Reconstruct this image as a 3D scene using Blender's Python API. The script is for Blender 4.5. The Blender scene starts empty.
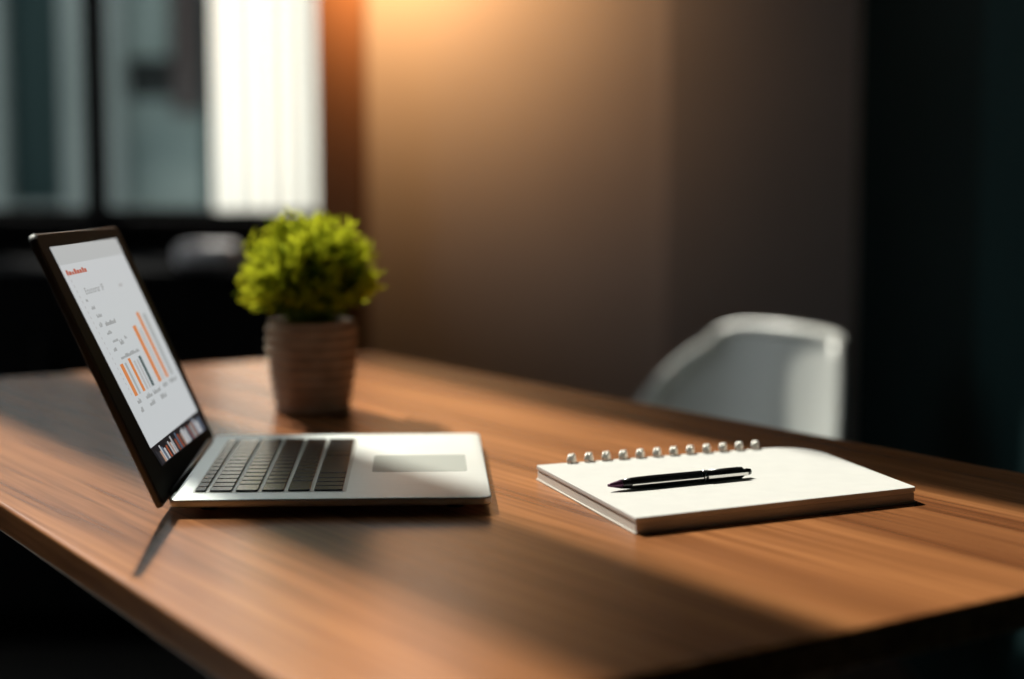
import bpy, bmesh, math, random
from mathutils import Vector, Matrix
random.seed(7)
SC = bpy.context.scene
COL = SC.collection
R = math.radians
DT = 0.74                                   # desk top height

# ------------------------------------------------------------------ camera
cd = bpy.data.cameras.new('camera'); cam = bpy.data.objects.new('camera', cd); COL.objects.link(cam)
cd.sensor_width = 36.0; cd.lens = 1800.0 / 1024 * 36.0
cam.location = (0, 0, DT + 0.254)
cam.rotation_euler = (R(90) - math.atan(189.5 / 1800), 0, 0)
cd.clip_start = 0.05; cd.clip_end = 100
cd.dof.use_dof = True; cd.dof.focus_distance = 1.31; cd.dof.aperture_fstop = 2.3
SC.camera = cam

# ------------------------------------------------------------------ world, sun, lamp, exposure
w = bpy.data.worlds.new('sky'); SC.world = w; w.use_nodes = True
bg = w.node_tree.nodes['Background']; bg.inputs[0].default_value = (0.93, 0.97, 1.0, 1); bg.inputs[1].default_value = 1.85
SC.view_settings.view_transform = 'Standard'; SC.view_settings.look = 'None'
SC.view_settings.gamma = 1.0; SC.view_settings.exposure = 0.0
SC.view_settings.use_curve_mapping = False

SUN_AZ = 0.62; SUN_EL = R(46)
sl = bpy.data.lights.new('sun', 'SUN'); so = bpy.data.objects.new('sun', sl); COL.objects.link(so)
sl.energy = 7.4; sl.color = (1.0, 0.93, 0.83); sl.angle = R(0.6)
az = math.atan(SUN_AZ)
to_sun = Vector((-math.sin(az) * math.cos(SUN_EL), math.cos(az) * math.cos(SUN_EL), math.sin(SUN_EL)))
so.rotation_euler = to_sun.to_track_quat('Z', 'Y').to_euler(); so.location = to_sun * 12

ll = bpy.data.lights.new('wall_lamp', 'SPOT'); lo = bpy.data.objects.new('wall_lamp', ll); COL.objects.link(lo)
ll.energy = 24.0; ll.color = (1.0, 0.48, 0.18); ll.shadow_soft_size = 0.03; lo.location = (-0.24, 3.70, 1.50)
ll.spot_size = R(150); ll.spot_blend = 0.6
lo.rotation_euler = Vector((-0.10, -1.0, 0.18)).to_track_quat('Z', 'Y').to_euler()      # a spot washing the wall downwards

# ------------------------------------------------------------------ materials
def mat(name, col, rough=0.5, metal=0.0, spec=0.5, coat=0.0):
    m = bpy.data.materials.new(name); m.use_nodes = True
    b = m.node_tree.nodes['Principled BSDF']
    b.inputs['Base Color'].default_value = (*col, 1); b.inputs['Roughness'].default_value = rough
    b.inputs['Metallic'].default_value = metal; b.inputs['Specular IOR Level'].default_value = spec
    b.inputs['Coat Weight'].default_value = coat
    return m
def noisy(name, c1, c2, scale, rough=0.5, stretch=(1, 1, 1), bump=0.0, metal=0.0, spec=0.5, detail=4.0):
    m = mat(name, c1, rough, metal, spec); nt = m.node_tree; N = nt.nodes; L = nt.links
    b = N['Principled BSDF']
    tc = N.new('ShaderNodeTexCoord'); mp = N.new('ShaderNodeMapping'); mp.inputs['Scale'].default_value = stretch
    nz = N.new('ShaderNodeTexNoise'); nz.inputs['Scale'].default_value = scale; nz.inputs['Detail'].default_value = detail
    cr = N.new('ShaderNodeValToRGB'); cr.color_ramp.elements[0].color = (*c1, 1); cr.color_ramp.elements[1].color = (*c2, 1)
    cr.color_ramp.elements[0].position = 0.33; cr.color_ramp.elements[1].position = 0.68
    L.new(tc.outputs['Object'], mp.inputs[0]); L.new(mp.outputs[0], nz.inputs['Vector'])
    L.new(nz.outputs[0], cr.inputs[0]); L.new(cr.outputs[0], b.inputs['Base Color'])
    if bump:
        bp = N.new('ShaderNodeBump'); bp.inputs['Strength'].default_value = bump; bp.inputs['Distance'].default_value = 0.002
        L.new(nz.outputs[0], bp.inputs['Height']); L.new(bp.outputs[0], b.inputs['Normal'])
    return m
def wood(name):
    m = mat(name, (0.3, 0.15, 0.07), 0.26, spec=0.27); nt = m.node_tree; N = nt.nodes; L = nt.links; b = N['Principled BSDF']
    tc = N.new('ShaderNodeTexCoord')
    def nz(stretch, scale, detail):
        mp = N.new('ShaderNodeMapping'); mp.inputs['Scale'].default_value = stretch
        n = N.new('ShaderNodeTexNoise'); n.inputs['Scale'].default_value = scale; n.inputs['Detail'].default_value = detail
        n.inputs['Distortion'].default_value = 0.25
        L.new(tc.outputs['Object'], mp.inputs[0]); L.new(mp.outputs[0], n.inputs['Vector']); return n
    broad = nz((1, 0.05, 1), 16.0, 3.0); fine = nz((1, 0.025, 1), 150.0, 4.0)
    c1 = N.new('ShaderNodeValToRGB'); e = c1.color_ramp.elements
    e[0].position = 0.30; e[0].color = (0.20, 0.070, 0.025, 1); e[1].position = 0.70; e[1].color = (0.57, 0.235, 0.086, 1)
    c2 = N.new('ShaderNodeValToRGB'); e = c2.color_ramp.elements
    e[0].position = 0.32; e[0].color = (0.55, 0.50, 0.46, 1); e[1].position = 0.62; e[1].color = (1.0, 1.0, 1.0, 1)
    mx = N.new('ShaderNodeMix'); mx.data_type = 'RGBA'; mx.blend_type = 'MULTIPLY'; mx.inputs[0].default_value = 0.92
    L.new(broad.outputs[0], c1.inputs[0]); L.new(fine.outputs[0], c2.inputs[0])
    L.new(c1.outputs[0], mx.inputs[6]); L.new(c2.outputs[0], mx.inputs[7]); L.new(mx.outputs[2], b.inputs['Base Color'])
    bp = N.new('ShaderNodeBump'); bp.inputs['Strength'].default_value = 0.12; bp.inputs['Distance'].default_value = 0.0006
    L.new(fine.outputs[0], bp.inputs['Height']); L.new(bp.outputs[0], b.inputs['Normal'])
    return m
def emit(name, col, s=1.0):
    m = mat(name, (0.006, 0.006, 0.006), 0.4, spec=0.03); b = m.node_tree.nodes['Principled BSDF']
    b.inputs['Emission Color'].default_value = (*col, 1); b.inputs['Emission Strength'].default_value = s
    return m
def thin(name, col, trans, extra=None):
    """diffuse + translucent sheet (leaves, sheer cloth)"""
    m = bpy.data.materials.new(name); m.use_nodes = True; nt = m.node_tree; N = nt.nodes; L = nt.links
    N.clear(); out = N.new('ShaderNodeOutputMaterial'); d = N.new('ShaderNodeBsdfDiffuse'); t = N.new('ShaderNodeBsdfTranslucent')
    mx = N.new('ShaderNodeMixShader'); mx.inputs[0].default_value = trans
    d.inputs[0].default_value = (*col, 1); t.inputs[0].default_value = (*(extra or col), 1)
    L.new(d.outputs[0], mx.inputs[1]); L.new(t.outputs[0], mx.inputs[2]); L.new(mx.outputs[0], out.inputs[0])
    return m
def glass(name):
    m = bpy.data.materials.new(name); m.use_nodes = True; nt = m.node_tree; N = nt.nodes; L = nt.links
    N.clear(); out = N.new('ShaderNodeOutputMaterial'); t = N.new('ShaderNodeBsdfTransparent'); g = N.new('ShaderNodeBsdfGlossy')
    g.inputs['Roughness'].default_value = 0.02; t.inputs[0].default_value = (0.95, 0.97, 0.96, 1)
    mx = N.new('ShaderNodeMixShader'); mx.inputs[0].default_value = 0.05
    L.new(t.outputs[0], mx.inputs[1]); L.new(g.outputs[0], mx.inputs[2]); L.new(mx.outputs[0], out.inputs[0])
    return m

M = dict(
    wood=wood('walnut'),
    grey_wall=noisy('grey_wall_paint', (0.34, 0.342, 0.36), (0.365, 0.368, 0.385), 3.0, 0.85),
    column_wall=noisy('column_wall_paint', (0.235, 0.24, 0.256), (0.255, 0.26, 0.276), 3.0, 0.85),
    teal_wall=noisy('teal_wall_paint', (0.0055, 0.013, 0.014), (0.007, 0.015, 0.016), 3.0, 0.9, spec=0.03),
    teal_panel=noisy('teal_panel_paint', (0.008, 0.023, 0.025), (0.0095, 0.026, 0.028), 3.0, 0.9, spec=0.03),
    dark_wall=noisy('dark_wall_paint', (0.035, 0.035, 0.036), (0.045, 0.045, 0.045), 3.0, 0.85),
    white_ceiling=noisy('ceiling_paint', (0.10, 0.10, 0.10), (0.12, 0.12, 0.12), 3.0, 0.9),
    floor=noisy('dark_floor_boards', (0.012, 0.011, 0.010), (0.022, 0.019, 0.017), 5.0, 0.55, (1, 8, 1)),
    brown_trim=noisy('brown_stained_wood', (0.15, 0.075, 0.034), (0.19, 0.095, 0.045), 9.0, 0.5, (1, 1, 0.08)),
    black_frame=mat('black_frame_paint', (0.008, 0.008, 0.009), 0.85, spec=0.05),
    black_lacquer=noisy('black_cabinet_lacquer', (0.008, 0.008, 0.009), (0.011, 0.011, 0.012), 6.0, 0.9, spec=0.02),
    glass=glass('window_glass'),
    sheer=thin('sheer_curtain_cloth', (0.85, 0.85, 0.81), 0.75),
    alu=noisy('brushed_aluminium', (0.70, 0.745, 0.735), (0.73, 0.775, 0.765), 40.0, 0.45, (1, 12, 1), metal=0.55),
    lid_metal=mat('dark_lid_metal', (0.10, 0.105, 0.105), 0.45, 0.8),
    pad=mat('trackpad_surface', (0.33, 0.36, 0.34), 0.5, 0.55),
    key=noisy('black_key_plastic', (0.017, 0.020, 0.020), (0.022, 0.025, 0.025), 300.0, 0.24, spec=0.8),
    well=mat('keyboard_deck_metal', (0.50, 0.52, 0.50), 0.45, 0.5),
    bezel=noisy('black_bezel_glass', (0.028, 0.032, 0.030), (0.032, 0.036, 0.034), 30.0, 0.6, spec=0.03),
    rubber=mat('black_rubber', (0.01, 0.01, 0.01), 0.8),
    dark_metal=mat('dark_hinge_metal', (0.03, 0.03, 0.03), 0.4, 0.6),
    screen=emit('lit_screen_page', (0.53, 0.555, 0.565), 1.0),
    scr_top=emit('lit_screen_bar', (0.44, 0.46, 0.46), 1.0),
    scr_or=emit('lit_screen_orange', (0.62, 0.215, 0.07), 1.0),
    scr_gr=emit('lit_screen_grey', (0.36, 0.38, 0.38), 1.0),
    scr_dk=emit('lit_screen_slate', (0.10, 0.13, 0.13), 1.0),
    scr_tx=emit('lit_screen_text', (0.32, 0.33, 0.33), 1.0),
    scr_lt=emit('lit_screen_pale_text', (0.42, 0.42, 0.42), 1.0),
    scr_red=emit('lit_screen_red_text', (0.42, 0.10, 0.06), 1.0),
    dock=emit('lit_screen_dock', (0.012, 0.012, 0.014), 1.0),
    ic_white=emit('icon_pale', (0.42, 0.43, 0.44), 1.0), ic_blue=emit('icon_slate_blue', (0.10, 0.14, 0.20), 1.0),
    ic_rust=emit('icon_rust', (0.33, 0.08, 0.035), 1.0), ic_tan=emit('icon_tan', (0.40, 0.24, 0.17), 1.0), ic_dark=emit('icon_dark', (0.03, 0.03, 0.035), 1.0),
    paper=noisy('white_paper', (0.64, 0.635, 0.612), (0.67, 0.665, 0.64), 60.0, 0.75, spec=0.25),
    pages=noisy('page_edges', (0.66, 0.64, 0.60), (0.76, 0.74, 0.70), 30.0, 0.8, (1, 1, 60), spec=0.2),
    backing=mat('grey_board', (0.60, 0.57, 0.52), 0.8),
    wire=mat('pale_metal_wire', (0.92, 0.89, 0.82), 0.3, 0.1),
    pen=mat('black_pen_lacquer', (0.01, 0.009, 0.01), 0.22, coat=0.3),
    pen_tip=mat('plum_pen_tip', (0.12, 0.04, 0.09), 0.35, 0.5),
    chrome=mat('pen_chrome', (0.75, 0.73, 0.72), 0.18, 1.0),
    stone=noisy('beige_ribbed_stoneware', (0.36, 0.25, 0.165), (0.50, 0.375, 0.265), 45.0, 0.75, bump=0.3),
    soil=noisy('potting_soil', (0.012, 0.008, 0.005), (0.03, 0.02, 0.012), 120.0, 0.95, bump=0.6),
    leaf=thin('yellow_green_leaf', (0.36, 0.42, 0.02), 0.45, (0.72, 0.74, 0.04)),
    leaf_shaded=thin('shaded_green_leaf', (0.075, 0.13, 0.010), 0.3, (0.20, 0.28, 0.02)),  # darker green: shade inside the bush put into the colour
    shell=noisy('pale_grey_shell_plastic', (0.62, 0.64, 0.62), (0.64, 0.66, 0.64), 10.0, 0.3),
    chair_leg=noisy('pale_leg_wood', (0.40, 0.26, 0.15), (0.46, 0.31, 0.18), 20.0, 0.5, (1, 1, 0.1)),
    grey_box=noisy('grey_felt', (0.66, 0.64, 0.67), (0.72, 0.70, 0.73), 60.0, 0.9),
    steel=mat('black_steel', (0.012, 0.012, 0.012), 0.45, 0.5),
    fac_glass=noisy('facade_teal_glass', (0.011, 0.026, 0.027), (0.023, 0.044, 0.044), 0.9, 0.5, (1, 1, 0.5), spec=0.08),
    fac_pale=noisy('facade_pale_glass', (0.10, 0.14, 0.138), (0.24, 0.29, 0.27), 1.4, 0.5, (1, 1, 1), spec=0.15),
    fac_col=noisy('facade_pale_stone', (0.14, 0.17, 0.163), (0.175, 0.205, 0.20), 1.0, 0.8),
    fac_brown=noisy('facade_brown_panel', (0.025, 0.016, 0.014), (0.05, 0.042, 0.04), 2.0, 0.8),
    fac_dark=mat('facade_dark_band', (0.006, 0.01, 0.01), 0.8),
    ground=noisy('outside_paving', (0.20, 0.20, 0.20), (0.26, 0.26, 0.25), 2.0, 0.9),
)

# ------------------------------------------------------------------ helpers
def link(name, bm, m, parent=None, smooth=False, mw=None):
    me = bpy.data.meshes.new(name); bmesh.ops.recalc_face_normals(bm, faces=bm.faces[:]); bm.to_mesh(me); bm.free()
    for q in (m if isinstance(m, (list, tuple)) else [m]): me.materials.append(M[q])
    if smooth:
        for p in me.polygons: p.use_smooth = True
    o = bpy.data.objects.new(name, me); COL.objects.link(o)
    if parent: o.parent = parent
    if mw is not None: o.matrix_local = mw
    return o
def tag(o, label=None, cat=None, group=None, kind=None):
    for k, v in (('label', label), ('category', cat), ('group', group), ('kind', kind)):
        if v: o[k] = v
    return o
def empty(name, loc, rz=0.0):
    o = bpy.data.objects.new(name, None); COL.objects.link(o); o.location = loc; o.rotation_euler = (0, 0, rz); o.empty_display_size = 0.05
    return o
def box(bm, a, b, bevel=0.0, seg=2, mi=0):
    """axis-aligned box between two corners"""
    g = bmesh.ops.create_cube(bm, size=1.0)['verts']
    for v in g:
        v.co = Vector((a[i] + (v.co[i] + 0.5) * (b[i] - a[i]) for i in range(3)))
    if bevel:
        es = list({e for v in g for e in v.link_edges})
        r = bmesh.ops.bevel(bm, geom=es, offset=bevel, segments=seg, affect='EDGES', profile=0.5)
    if mi:
        for f in bm.faces: f.material_index = mi
    return bm
def bx(a, b, bevel=0.0, seg=2): return box(bmesh.new(), a, b, bevel, seg)
def round_poly(pts, rad, n=7):
    """polygon with rounded corners; rad is one number or one per corner"""
    out = []; k = len(pts)
    for i in range(k):
        p, a, b = Vector(pts[i]), Vector(pts[i - 1]), Vector(pts[(i + 1) % k])
        r = rad[i] if isinstance(rad, (list, tuple)) else rad
        if r <= 0: out.append(p); continue
        da, db = (a - p).normalized(), (b - p).normalized()
        s, e = p + da * r, p + db * r
        for j in range(n + 1):
            t = j / n; out.append(s * (1 - t) ** 2 + p * 2 * t * (1 - t) + e * t * t)
    return out
def prism(bm, pts, z0, z1, bevel=0.0, seg=2):
    vs = [bm.verts.new((p[0], p[1], z0)) for p in pts]
    f = bm.faces.new(vs); r = bmesh.ops.extrude_face_region(bm, geom=[f])
    top = [v for v in r['geom'] if isinstance(v, bmesh.types.BMVert)]
    for v in top: v.co.z = z1
    bmesh.ops.recalc_face_normals(bm, faces=bm.faces[:])
    if bevel:
        tv = set(top); bv = set(vs)
        es = [e for e in bm.edges if (e.verts[0] in tv and e.verts[1] in tv) or (e.verts[0] in bv and e.verts[1] in bv)]
        bmesh.ops.bevel(bm, geom=es, offset=bevel, segments=seg, affect='EDGES', profile=0.5)
    return bm
def rect(x0, y0, x1, y1): return [(x0, y0), (x1, y0), (x1, y1), (x0, y1)]
def lathe(bm, prof, seg=48, cap=True):
    """prof: (radius, height) pairs round the z axis"""
    rings = [[bm.verts.new((r * math.cos(2 * math.pi * i / seg), r * math.sin(2 * math.pi * i / seg), z)) for i in range(seg)] for r, z in prof]
    for a, b in zip(rings, rings[1:]):
        for i in range(seg): bm.faces.new((a[i], a[(i + 1) % seg], b[(i + 1) % seg], b[i]))
    if cap: bm.faces.new(rings[0][::-1]); bm.faces.new(rings[-1])
    return bm
def tube(bm, pts, rad, seg=10, closed=False):
    pts = [Vector(p) for p in pts]; n = len(pts); rings = []
    for i, p in enumerate(pts):
        a = pts[i - 1] if (i or closed) else pts[0]; b = pts[(i + 1) % n] if (i < n - 1 or closed) else pts[-1]
        t = (b - a).normalized(); u = t.cross(Vector((0.13, 0.31, 0.94))).normalized(); v = t.cross(u)
        r = rad[i] if isinstance(rad, (list, tuple)) else rad
        rings.append([bm.verts.new(p + (u * math.cos(2 * math.pi * k / seg) + v * math.sin(2 * math.pi * k / seg)) * r) for k in range(seg)])
    m = n if closed else n - 1
    for i in range(m):
        a, b = rings[i], rings[(i + 1) % n]
        for k in range(seg): bm.faces.new((a[k], a[(k + 1) % seg], b[(k + 1) % seg], b[k]))
    if not closed: bm.faces.new(rings[0][::-1]); bm.faces.new(rings[-1])
    return bm
def struct(name, bm, m): return tag(link(name, bm, m), kind='structure')

# ------------------------------------------------------------------ the room
WY = 4.0                                                    # inner face of the window wall
XL, XR, YF, ZC = -2.6, 0.762, -1.6, 5.4
W0, W1, WS, WT = -2.45, -0.422, 0.846, 5.1                  # the tall window
struct('floor', bx((XL - .1, YF - .1, -0.1), (XR + .1, WY + .1, 0)), 'floor')
struct('ceiling', bx((XL - .1, YF - .1, ZC), (XR + .1, WY + .1, ZC + .1)), 'white_ceiling')
b = bmesh.new(); A0, A1, AS, AT = 1.9, 3.7, 0.9, 2.9               # left wall, with an unseen window added as sky fill
box(b, (XL - .1, YF - .1, 0), (XL, WY + .1, AS)); box(b, (XL - .1, YF - .1, AT), (XL, WY + .1, ZC))
box(b, (XL - .1, YF - .1, AS), (XL, A0, AT)); box(b, (XL - .1, A1, AS), (XL, WY + .1, AT))
struct('wall_left', b, 'dark_wall')
fill_win = empty('window_added_fill', (0, 0, 0)); tag(fill_win, kind='structure')
b = bmesh.new()
box(b, (XL - .07, A0, AS), (XL, A1, AS + .04)); box(b, (XL - .07, A0, AT - .04), (XL, A1, AT)); box(b, (XL - .07, A0, AS), (XL, A0 + .04, AT))
box(b, (XL - .07, A1 - .04, AS), (XL, A1, AT)); box(b, (XL - .07, (A0 + A1) / 2 - .02, AS), (XL, (A0 + A1) / 2 + .02, AT))
link('frame', b, 'black_frame', fill_win); link('pane', bx((XL - .05, A0, AS), (XL - .044, A1, AT)), 'glass', fill_win)
struct('wall_right', bx((XR, YF - .1, 0), (XR + .1, WY + .1, ZC)), 'teal_wall')
struct('wall_front', bx((XL, YF - .1, 0), (XR, YF, ZC)), 'dark_wall')
b = bmesh.new()                                             # grey wall with an opening for the added sun window
V0, V1, VS, VT = -0.36, -0.10, 1.60, 2.45
box(b, (W1, WY, 0), (XR, WY + .1, VS)); box(b, (W1, WY, VT), (XR, WY + .1, ZC))
box(b, (W1, WY, VS), (V0, WY + .1, VT)); box(b, (V1, WY, VS), (XR, WY + .1, VT))
struct('wall_back', b, 'grey_wall')
b = bmesh.new()                                             # black-painted wall under and round the tall window
box(b, (XL, WY, 0), (W1, WY + .1, WS)); box(b, (XL, WY, WT), (W1, WY + .1, ZC)); box(b, (XL, WY, WS), (W0, WY + .1, WT))
struct('wall_under_window', b, 'black_frame')
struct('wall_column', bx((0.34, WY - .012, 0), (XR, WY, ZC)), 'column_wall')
struct('trim_1', bx((W1, WY - .10, 0), (-0.318, WY, ZC), 0.004), 'brown_trim')
struct('trim_2', bx((XR - .012, 1.2, 0), (XR, 2.9, ZC), 0.003), 'teal_panel')
struct('baseboard_back', bx((-0.318, WY - .015, 0), (0.34, WY, 0.09), 0.003), 'dark_wall')

win = empty('window_1', (0, 0, 0)); tag(win, kind='structure')
b = bmesh.new()
box(b, (W0, WY, WS), (W1, WY + .07, WS + .018)); box(b, (W0, WY, WT - .05), (W1, WY + .07, WT))
box(b, (W1 - .012, WY, WS), (W1, WY + .07, WT)); box(b, (W0, WY, WS), (W0 + .03, WY + .07, WT))
link('frame', b, 'black_frame', win)
for xa, xb in ((-0.944, -0.906), (-1.34, -1.22), (-1.92, -1.755)):
    link('mullion', bx((xa, WY - .01, WS), (xb, WY + .07, WT), 0.004), 'black_frame', win)
for xa, xb in ((W0, -1.92), (-1.755, -1.34), (-1.22, -0.944), (-0.906, W1)):
    link('pane', bx((xa, WY + .03, WS), (xb, WY + .036, WT)), 'glass', win)
link('sill', bx((W0, WY - .04, WS - .03), (W1, WY + .05, WS), 0.004), 'black_frame', win)
sun_win = empty('window_added_sun', (0, 0, 0)); tag(sun_win, kind='structure')  # small high window out of view, added to put sun on the chair
b = bmesh.new()
box(b, (V0, WY, VS), (V1, WY + .06, VS + .02)); box(b, (V0, WY, VT - .02), (V1, WY + .06, VT))
box(b, (V0, WY, VS), (V0 + .02, WY + .06, VT)); box(b, (V1 - .02, WY, VS), (V1, WY + .06, VT))
link('frame', b, 'black_frame', sun_win); link('pane', bx((V0, WY + .03, VS), (V1, WY + .036, VT)), 'glass', sun_win)

# sheer curtain over the right half of the window's right bay
b = bmesh.new(); n = 90; rows = []
for z in (0.862, 1.4, 2.2, 3.2, 4.9):
    rows.append([b.verts.new((-0.655 + (0.231) * i / n, WY - .035 + 0.008 * math.sin(i * 0.45 + 0.9 * math.sin(i * .21)), z)) for i in range(n + 1)])
for a, c in zip(rows, rows[1:]):
    for i in range(n): b.faces.new((a[i], a[i + 1], c[i + 1], c[i]))
cu = link('curtain', b, 'sheer', None, True)
tag(cu, 'white sheer curtain glowing at the right side of the window', 'curtain')

# ------------------------------------------------------------------ outside: facade across the way
struct('floor_outside', bx((-14, WY + .3, -0.2), (10, 14, -0.1)), 'ground')
fa = empty('building', (-2.0, 9.0, -0.1)); tag(fa, 'pale columned building with dark teal glazing beyond the window', 'building')
def fp(name, a, c, m): return link(name, bx((a[0] + 2.0, a[1] - 9.0, a[2] + .1), (c[0] + 2.0, c[1] - 9.0, c[2] + .1), 0.01), m, fa)
fp('wall', (-6.0, 9.1, -0.1), (1.5, 9.6, 2.75), 'fac_dark')
fp('roof', (-6.1, 8.85, 2.75), (1.6, 9.7, 2.87), 'fac_col')
for x0, x1 in ((-4.2, -4.02), (-3.3, -3.12), (-2.66, -2.51), (-2.215, -1.925), (-1.0, -0.8), (0.0, .2)):
    fp('column', (x0, 8.92, -0.1), (x1, 9.1, 2.75), 'fac_col')
for x0, x1 in ((-4.02, -3.3), (-3.12, -2.66), (-2.51, -2.215), (-1.535, -1.0), (-0.8, 0.0)):
    fp('glazing', (x0, 9.05, 0.72), (x1, 9.1, 1.9), 'fac_glass')
fp('glazing', (-1.925, 9.05, 0.72), (-1.535, 9.1, 1.25), 'fac_pale'); fp('glazing', (-1.925, 9.05, 1.45), (-1.70, 9.1, 1.9), 'fac_pale')
fp('shutter', (-1.68, 9.0, 1.18), (-1.545, 9.1, 1.85), 'fac_brown')
fp('ledge', (-6.0, 8.98, 0.55), (1.5, 9.1, 0.72), 'fac_col')

# ------------------------------------------------------------------ low cabinet and box under the window
ca = empty('low_cabinet', (-1.05, 3.72, 0)); tag(ca, 'long low black cabinet along the wall under the window', 'cabinet')
link('body', bx((-0.72, -0.19, 0.06), (0.62, 0.19, 0.735), 0.004), 'black_lacquer', ca)
link('top', bx((-0.73, -0.205, 0.735), (0.628, 0.195, 0.76), 0.004), 'black_lacquer', ca)
for i in range(3):
    d = link('door', bx((-0.715 + i * .443, -0.205, 0.08), (-0.28 + i * .443, -0.19, 0.73), 0.003), 'black_lacquer', ca)
    link('handle', tube(bmesh.new(), [(-0.32 + i * .443, -0.205, 0.5), (-0.32 + i * .443, -0.225, 0.505), (-0.32 + i * .443, -0.225, 0.615), (-0.32 + i * .443, -0.205, 0.62)], 0.005), 'steel', d)
link('plinth', bx((-0.70, -0.16, 0.0), (0.60, 0.18, 0.06)), 'black_frame', ca)
gb = link('storage_box', bx((-0.06, -0.05, 0), (0.06, 0.05, 0.048), 0.018, 4), 'grey_box', None, True)
gb.location = (-0.612, 3.62, 0.76); tag(gb, 'small grey rounded box on the dark cabinet behind the plant', 'box')

# ------------------------------------------------------------------ desk
DESK_ROT = R(33.0); OX, OY = -0.1, 1.52
def loc(p):                                                   # world xy -> desk axes
    x, y = p[0] - OX, p[1] - OY; c, s = math.cos(-DESK_ROT), math.sin(-DESK_ROT)
    return (x * c - y * s, x * s + y * c)
corners = [(-0.0649, 0.7648), (0.549, 1.1943), (-0.1789, 2.2556), (-0.7331, 1.8977)]
desk = empty('desk', (OX, OY, 0), DESK_ROT); tag(desk, 'brown walnut desk with diagonal sunlit grain carrying the laptop', 'desk')
cl = [loc(p) for p in corners]
link('desktop', prism(bmesh.new(), round_poly(cl, 0.006, 4), DT - 0.022, DT, 0.0025, 3), 'wood', desk)
cen = Vector((sum(p[0] for p in cl) / 4, sum(p[1] for p in cl) / 4))
ins = [Vector(p) + (cen - Vector(p)).normalized() * 0.13 for p in cl]
for p in ins:
    link('leg', bx((p.x - .02, p.y - .02, 0), (p.x + .02, p.y + .02, DT - .022), 0.002), 'steel', desk)
b = bmesh.new()
for i in range(4):
    tube(b, [(ins[i].x, ins[i].y, DT - .042), (ins[(i + 1) % 4].x, ins[(i + 1) % 4].y, DT - .042)], 0.016, 8)
link('apron', b, 'steel', desk)

# ------------------------------------------------------------------ laptop (local: x from hinge to front, y along the hinge)
LYAW = R(2.8)
lap = empty('laptop', (-0.2392, 1.2329, DT), LYAW); tag(lap, 'open silver laptop showing a bar chart on the walnut desk', 'laptop')
BW, BL_ = 0.2255, 0.287
link('base', prism(bmesh.new(), round_poly(rect(0, 0, BW, BL_), 0.009), 0.0064, 0.012, 0.0012, 3), 'alu', lap, True)
for x in (0.025, BW - .025):
    for y in (0.03, BL_ - .03):
        f = link('rubber_foot', lathe(bmesh.new(), [(0.006, 0), (0.007, 0.002), (0.007, 0.0066)], 20), 'rubber', lap); f.location = (x, y, 0)
K0, K1, KY0, KY1 = 0.0135, 0.1225, 0.024, 0.258
link('keyboard_well', prism(bmesh.new(), round_poly(rect(K0, KY0, K1, KY1), 0.003, 4), 0.0119, 0.01212), 'well', lap)
link('trackpad', prism(bmesh.new(), round_poly(rect(0.1385, 0.103, 0.2105, 0.177), 0.003, 4), 0.0118, 0.01215), 'pad', lap)
protos = {}
def key(x0, x1, y0, y1):
    k = (round(x1 - x0, 5), round(y1 - y0, 5))
    if k not in protos:
        protos[k] = link('key', prism(bmesh.new(), round_poly(rect(0, 0, *k), 0.0016, 3), 0, 0.0013, 0.0004, 2), 'key', lap)
        o = protos[k]
    else:
        o = protos[k].copy(); COL.objects.link(o)
    o.location = (x0, y0, 0.0121)
L = KY1 - KY0 - 0.004; y00 = KY0 + 0.002; unit = L / 14.5
rows = [(0.0016, 0.0090, [1.0357] * 14), (0.0119, 0.0274, [1] * 13 + [1.5]), (0.0304, 0.0459, [1.5] + [1] * 13),
        (0.0489, 0.0644, [1.75] + [1] * 11 + [1.75]), (0.0674, 0.0829, [2.25] + [1] * 10 + [2.25]), (0.0858, 0.1062, [1, 1, 1, 1.25, 5, 1.25, 1, 1, 1, 1])]
for xa, xb, ws in rows:
    y = y00
    sc_ = 14.5 / sum(ws)
    for wd in ws:
        wd *= unit * sc_
        key(K0 + xa, K0 + xb, y + 0.0014, y + wd - 0.0014); y += wd
link('hinge', tube(bmesh.new(), [(-0.001, 0.03, 0.0095), (-0.001, BL_ - .03, 0.0095)], 0.0042, 12), 'dark_metal', lap, True)
# lid: local frame x along the hinge, y up the lid, z towards the user
TH = R(23.5)
lid_m = Matrix(((0, -math.sin(TH), math.cos(TH), -0.003), (1, 0, 0, -0.021), (0, math.cos(TH), math.sin(TH), 0.0105), (0, 0, 0, 1)))
lid = link('lid', prism(bmesh.new(), round_poly([(0.0125, -0.002), (0.3165, -0.002), (0.3185, 0.1955), (0.0045, 0.2045)], [0.004, 0.004, 0.010, 0.010]), -0.0048, 0.0, 0.0012, 2), 'lid_metal', lap, False, lid_m)
tag(link('bezel', prism(bmesh.new(), round_poly([(0.0140, 0.0), (0.3150, 0.0), (0.3170, 0.194), (0.006, 0.203)], [0.003, 0.003, 0.009, 0.009]), -0.0002, 0.0006), 'bezel', lid), 'black glossy bezel')
QS = [Vector((0.055, 0.035)), Vector((0.292, 0.0265)), Vector((0.285, 0.186)), Vector((0.033, 0.1925))]   # page corners on the lid
def pg(u, v): return (QS[0] * (1 - u) + QS[1] * u) * (1 - v) + (QS[3] * (1 - u) + QS[2] * u) * v
def quad(u0, v0, u1, v1): return [pg(u0, v0), pg(u1, v0), pg(u1, v1), pg(u0, v1)]
scr = link('screen', prism(bmesh.new(), quad(0, 0, 1, 1), 0.0004, 0.0008), 'screen', lid); tag(scr, 'lit white page with an orange and grey bar chart')
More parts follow.
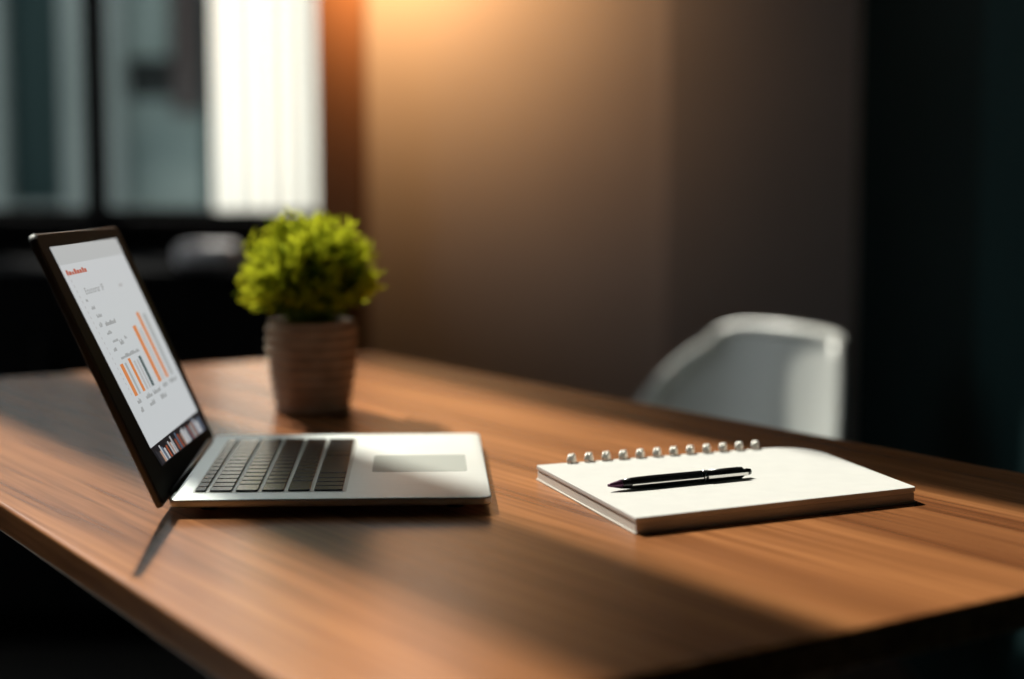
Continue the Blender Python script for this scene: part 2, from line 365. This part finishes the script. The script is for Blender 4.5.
def sp(name, u0, v0, u1, v1, m): return link(name, prism(bmesh.new(), quad(u0, v0, u1, v1), 0.0006, 0.0010), m, scr)
sp('title_bar', 0, 0.91, 1, 1, 'scr_top')
random.seed(3)
def scribble(u, v, wd, h, m, name='text_line', gap=(0.004, 0.007), ch=(0.007, 0.013)):   # a line of type too small to read
    bmx = bmesh.new(); x = u
    while x < u + wd:
        k = random.uniform(*ch); hh = h * random.choice((0.5, 0.6, 0.85))
        prism(bmx, quad(x, v, min(x + k, u + wd), v + hh), 0.0006, 0.0010); x += k + random.uniform(*gap)
    return link(name, bmx, m, scr)
def words_(txt, u, v, u1, h, m, name):                        # a short word set in small type
    cu_ = bpy.data.curves.new(name, 'FONT'); cu_.body = txt; cu_.size = 1.0; cu_.shear = 0.1; cu_.offset = 0.025; cu_.space_character = 1.12
    to = bpy.data.objects.new(name, cu_); COL.objects.link(to); bpy.context.view_layer.update()
    me = bpy.data.meshes.new_from_object(to.evaluated_get(bpy.context.evaluated_depsgraph_get()))
    bpy.data.objects.remove(to); x1 = max(p.co.x for p in me.vertices); h1 = 0.7
    for p in me.vertices:
        q = pg(u + (u1 - u) * p.co.x / x1, v + h * p.co.y / h1); p.co = (q.x, q.y, 0.00095)
    o = bpy.data.objects.new(name, me); COL.objects.link(o); me.materials.clear(); me.materials.append(M[m]); o.parent = scr
    return o
scribble(0.042, 0.858, 0.275, 0.030, 'scr_red', 'heading', (0.009, 0.013), (0.020, 0.030))
words_('Eounorar IF', 0.154, 0.755, 0.444, 0.032, 'scr_tx', 'chart_title')
scribble(0.68, 0.748, 0.06, 0.03, 'scr_lt')
for u, v, wd in ((0.115, 0.722, .025), (0.135, 0.68, .05), (0.155, 0.637, .07), (0.15, 0.598, .02), (0.13, 0.592, .03), (0.175, 0.548, .07), (0.20, 0.505, .08), (0.155, 0.465, .045), (0.39, 0.50, .03)):
    scribble(u, v, wd, 0.02, 'scr_tx')
scribble(0.215, 0.588, 0.16, 0.026, 'scr_tx'); scribble(0.29, 0.482, 0.06, 0.03, 'scr_tx')
for u, wd, h, m in ((0.160, .044, 0.163, 'scr_or'), (0.222, .026, 0.160, 'scr_gr'), (0.300, .036, 0.172, 'scr_or'), (0.362, .026, 0.150, 'scr_lt'), (0.412, .022, 0.150, 'scr_lt'), (0.470, .040, 0.160, 'scr_dk'),
                    (0.612, .052, 0.305, 'scr_or'), (0.685, .022, 0.28, 'scr_lt'), (0.762, .044, 0.362, 'scr_or'), (0.862, .050, 0.345, 'scr_gr')):
    sp('chart_bar', u - wd / 2, 0.238, u + wd / 2, 0.238 + h, m)
scribble(0.20, 0.418, 0.31, 0.022, 'scr_tx', 'bar_values')
for u, v, wd in ((0.13, 0.20, .055), (0.28, 0.198, .11), (0.42, 0.198, .13), (0.62, 0.203, .09), (0.76, 0.203, .14), (0.12, 0.158, .04), (0.285, 0.16, .09), (0.50, 0.158, .10)):
    scribble(u, v, wd, 0.028, 'scr_tx', 'axis_label')
bmx = bmesh.new()
for i in range(24): prism(bmx, quad(0.052 + i * .0018, 0.85 - i * .026, 0.058 + i * .0018, 0.85 - i * .026 + .012), 0.0006, 0.0010)
link('chart_axis', bmx, 'scr_lt', scr)
DQ = [Vector((0.0640, 0.0190)), Vector((0.3030, 0.0085)), Vector((0.2955, 0.0262)), Vector((0.0550, 0.0347))]
def dkq(u, v): return (DQ[0] * (1 - u) + DQ[1] * u) * (1 - v) + (DQ[3] * (1 - u) + DQ[2] * u) * v
def dquad(u0, v0, u1, v1): return [dkq(u0, v0), dkq(u1, v0), dkq(u1, v1), dkq(u0, v1)]
dk = link('dock', prism(bmesh.new(), dquad(0, 0, 1, 1), 0.0004, 0.0008), 'dock', lid); tag(dk, 'dark strip of small coloured icons')
x = 0.03; random.seed(11)
while x < 0.93:
    k = random.uniform(0.007, 0.024); h = random.uniform(0.55, 0.86)
    m = random.choice(('ic_white', 'ic_white', 'ic_blue', 'ic_rust', 'ic_tan', 'ic_dark', 'ic_dark', 'ic_dark'))
    link('icon', prism(bmesh.new(), dquad(x, 0.06, x + k, 0.06 + h), 0.0006, 0.0010), m, dk)
    x += k + random.uniform(0.004, 0.012)

# ------------------------------------------------------------------ notebook
Q = [Vector((0.0822, 1.1738)), Vector((0.2930, 1.2841)), Vector((0.2422, 1.4705)), Vector((0.0186, 1.3755))]
nb0 = sum(Q, Vector((0, 0))) / 4; ql = [tuple(q - nb0) for q in Q]
nb = empty('notebook', (nb0.x, nb0.y, DT)); tag(nb, 'white spiral notebook with blank cover lying beside the laptop', 'notebook')
def grow(k): return [(p[0] * k, p[1] * k) for p in ql]
link('back_cover', prism(bmesh.new(), round_poly(grow(1.004), [.003, .004, .02, .003], 6), 0.0, 0.0012, 0.0003), 'backing', nb)
link('page_block', prism(bmesh.new(), round_poly(grow(0.995), [.002, .004, .025, .003], 6), 0.0012, 0.0070, 0.0003), 'pages', nb)
link('divider', prism(bmesh.new(), round_poly(grow(0.99), [.002, .004, .03, .003], 6), 0.0070, 0.0082), 'pages', nb)
link('cover', prism(bmesh.new(), round_poly(grow(1.0), [.002, .004, .045, .003], 10), 0.0082, 0.0115, 0.0006, 2), 'paper', nb)
e0, e1 = Vector(ql[3]), Vector(ql[2]); ed = (e1 - e0).normalized(); en = Vector((-ed.y, ed.x))
NR = 12
for i in range(NR):
    c = e0 + ed * (0.0305 + i * 0.0150) + en * 0.0005
    b = bmesh.new()
    for off in (-0.0013, 0.0013):
        pts = []
        for k in range(20):
            a = 2 * math.pi * k / 20
            q = c + ed * off + (en * 0.78 + ed * 0.62) * (0.0064 * math.cos(a))
            pts.append((q.x, q.y, 0.0092 + 0.0080 * math.sin(a)))
        tube(b, pts, 0.0013, 8, True)
    link('ring', b, 'wire', nb, True)

# ------------------------------------------------------------------ pen
pa, pb = Vector((0.0685, 1.2667, 0)), Vector((0.1773, 1.3229, 0)); pd = (pb - pa); PL = pd.length
pz = DT + 0.0115 + 0.0044
pen = empty('pen', (pa.x, pa.y, pz), math.atan2(pd.y, pd.x)); tag(pen, 'slim black ballpoint pen lying on the white notebook', 'pen')
ax = Matrix.Rotation(R(90), 4, 'Y')
def pp(name, prof, m, seg=24): return link(name, lathe(bmesh.new(), prof, seg), m, pen, True, ax)
pp('barrel', [(0.0033, 0.011), (0.0041, 0.020), (0.0044, 0.034), (0.0043, 0.075), (0.0043, 0.080)], 'pen')
pp('cap', [(0.0044, 0.0816), (0.0044, 0.112), (0.0042, 0.1145), (0.0036, 0.1155)], 'pen')
tag(pp('ring', [(0.0044, 0.080), (0.0044, 0.0816)], 'chrome'), 'chrome ring')
pp('tip', [(0.0009, 0.0), (0.0014, 0.002), (0.0029, 0.009), (0.0033, 0.011)], 'pen_tip')
pp('plunger', [(0.0026, 0.1155), (0.0027, 0.120), (0.0022, PL)], 'pen')
b = bmesh.new(); box(b, (0.082, -0.0062, -0.0014), (0.117, -0.0052, 0.0014), 0.0004); box(b, (0.110, -0.0056, -0.0012), (0.1155, -0.0034, 0.0012))
tag(link('clip', b, 'chrome', pen), 'chrome clip')
tag(link('side_reflection', bx((0.018, -0.0045, -0.0012), (0.079, -0.0036, 0.0002), 0.0003), 'chrome', pen), 'chrome strip drawn as the paper reflection')  # paper's reflection on the barrel, built as a chrome strip

# ------------------------------------------------------------------ potted plant
PX, PY = -0.195, 1.745
pot = empty('potted_plant', (PX, PY, DT)); tag(pot, 'bushy bright green plant in a ribbed beige pot behind the laptop', 'plant')
prof = [(0.030, 0.0), (0.0345, 0.001)]
for i in range(91):
    t = i / 90; z = 0.002 + t * 0.086
    r = 0.0360 + 0.0075 * math.sin(t * math.pi * 0.62) - 0.0012 * max(0, t - .9) * 10 * 0
    prof.append((r + 0.0021 * math.sin(t * 2 * math.pi * 9), z))
prof += [(0.0425, 0.0892), (0.0395, 0.0892), (0.0385, 0.082)]
b = lathe(bmesh.new(), prof, 64, False); b.faces.new([v for v in b.verts[:64]][::-1])
link('pot', b, 'stone', pot, True)
b = bmesh.new(); lathe(b, [(0.039, 0.076), (0.039, 0.0805), (0.025, 0.083), (0.01, 0.084)], 40); link('soil', b, 'soil', pot, True)
random.seed(5)
b = bmesh.new()
def leaf(base, d, ln, wd, mi):
    d = d.normalized(); s = d.cross(Vector((random.uniform(-1, 1), random.uniform(-1, 1), random.uniform(-1, 1)))).normalized(); nrm = d.cross(s)
    p0 = b.verts.new(base); p1 = b.verts.new(base + d * ln * .45 + s * wd); p2 = b.verts.new(base + d * ln * .45 - s * wd); m_ = b.verts.new(base + d * ln * .5 + nrm * wd * .5)
    p3 = b.verts.new(base + d * ln)
    for f in ((p0, p1, m_), (p0, m_, p2), (p1, p3, m_), (m_, p3, p2)):
        b.faces.new(f).material_index = mi
for i in range(330):
    a = random.uniform(0, 2 * math.pi); el = math.asin(random.uniform(-0.28, 1.0)); rr = random.uniform(0.72, 1.04)
    tip = Vector((0.061 * math.cos(a) * math.cos(el) * rr, 0.060 * math.sin(a) * math.cos(el) * rr, 0.124 + 0.064 * math.sin(el) * rr))
    root = Vector((0.026 * math.cos(a) * random.random(), 0.026 * math.sin(a) * random.random(), 0.083))
    mid = root.lerp(tip, 0.5) + Vector((0, 0, 0.012))
    prev = root
    tip += Vector((random.gauss(0, .003), random.gauss(0, .003), random.gauss(0, .004)))
    nn = 9
    for k in range(1, nn + 1):
        t = k / nn; p = root * (1 - t) ** 2 + mid * 2 * t * (1 - t) + tip * t * t
        d = (p - prev).normalized(); side = d.cross(Vector((0, 0, 1))).normalized() * 0.0005
        q = [b.verts.new(prev + side), b.verts.new(prev - side), b.verts.new(p - side), b.verts.new(p + side)]
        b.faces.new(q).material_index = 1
        if k >= 4:
            for j in range(3):
                dd = d * 0.9 + Vector((random.gauss(0, .6), random.gauss(0, .6), random.gauss(0, .6)))
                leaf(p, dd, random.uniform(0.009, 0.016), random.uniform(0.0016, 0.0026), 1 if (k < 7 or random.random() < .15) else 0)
        prev = p
link('foliage', b, ('leaf', 'leaf_shaded'), pot)

# ------------------------------------------------------------------ shell chair
CPSI = R(58); CX, CY = 0.436, 3.0
ch = empty('shell_chair', (CX, CY, 0), -CPSI); tag(ch, 'pale grey plastic shell chair standing beyond the desk', 'chair')
ZT, ZB = 0.690, 0.43
def shell_pt(s, t):
    """s -1..1 across, t 0 (seat) .. 1 (top edge)"""
    z = ZB + (ZT - ZB) * t
    lo_ = 1 - t
    wdt = 0.178 + 0.120 * lo_ ** 0.7
    fwd = 0.055 + 0.074 * lo_ ** 0.7
    # rounded upper corners
    k = abs(s) ** 4
    z -= (0.036 if s < 0 else 0.012) * k * t ** 2
    x = wdt * math.sin(s * 1.2) / math.sin(1.2) * (1 - 0.09 * k * t ** 4)
    y = -fwd * (1 - math.cos(s * 1.45)) / (1 - math.cos(1.45)) + 0.05 * t
    return Vector((x, y, z))
NS, NT = 36, 20
b = bmesh.new(); g = [[b.verts.new(shell_pt(-1 + 2 * i / NS, j / NT)) for i in range(NS + 1)] for j in range(NT + 1)]
for j in range(NT):
    for i in range(NS): b.faces.new((g[j][i], g[j][i + 1], g[j + 1][i + 1], g[j + 1][i]))
o = link('backrest', b, 'shell', ch, True); md = o.modifiers.new('thick', 'SOLIDIFY'); md.thickness = 0.006; md.offset = 0
pts = [shell_pt(-1, j / NT) for j in range(NT)] + [shell_pt(-1 + 2 * i / NS, 1) for i in range(NS + 1)] + [shell_pt(1, j / NT) for j in range(NT - 1, -1, -1)]
link('rim', tube(bmesh.new(), pts, 0.011, 12), 'shell', ch, True)
b = bmesh.new(); rows_ = []
for j in range(15):
    t = j / 14; row = []
    for i in range(25):
        s = -1 + 2 * i / 24
        base = shell_pt(s, 0)
        row.append(b.verts.new((base.x * (1 - .06 * t), base.y * (1 - t) + (-0.40 + 0.05 * s * s) * t, ZB + 0.0 - 0.045 * math.sin(t * math.pi * .9) * (1 - s * s) - 0.03 * t * t)))
    rows_.append(row)
for a, c in zip(rows_, rows_[1:]):
    for i in range(24): b.faces.new((a[i], a[i + 1], c[i + 1], c[i]))
o = link('seat', b, 'shell', ch, True); md = o.modifiers.new('thick', 'SOLIDIFY'); md.thickness = 0.006; md.offset = 0
for sx, sy in ((-1, -1), (1, -1), (1, 1), (-1, 1)):
    link('leg', tube(bmesh.new(), [(sx * .12, -0.20 + sy * .10, ZB - .035), (sx * .22, -0.20 + sy * .20, 0.0)], [0.014, 0.010], 12), 'chair_leg', ch, True)
b = bmesh.new()
tube(b, [(-.14, -.32, ZB - .095), (.14, -.08, ZB - .095)], 0.008, 8); tube(b, [(.14, -.32, ZB - .095), (-.14, -.08, ZB - .095)], 0.008, 8)
link('leg_brace', b, 'steel', ch)
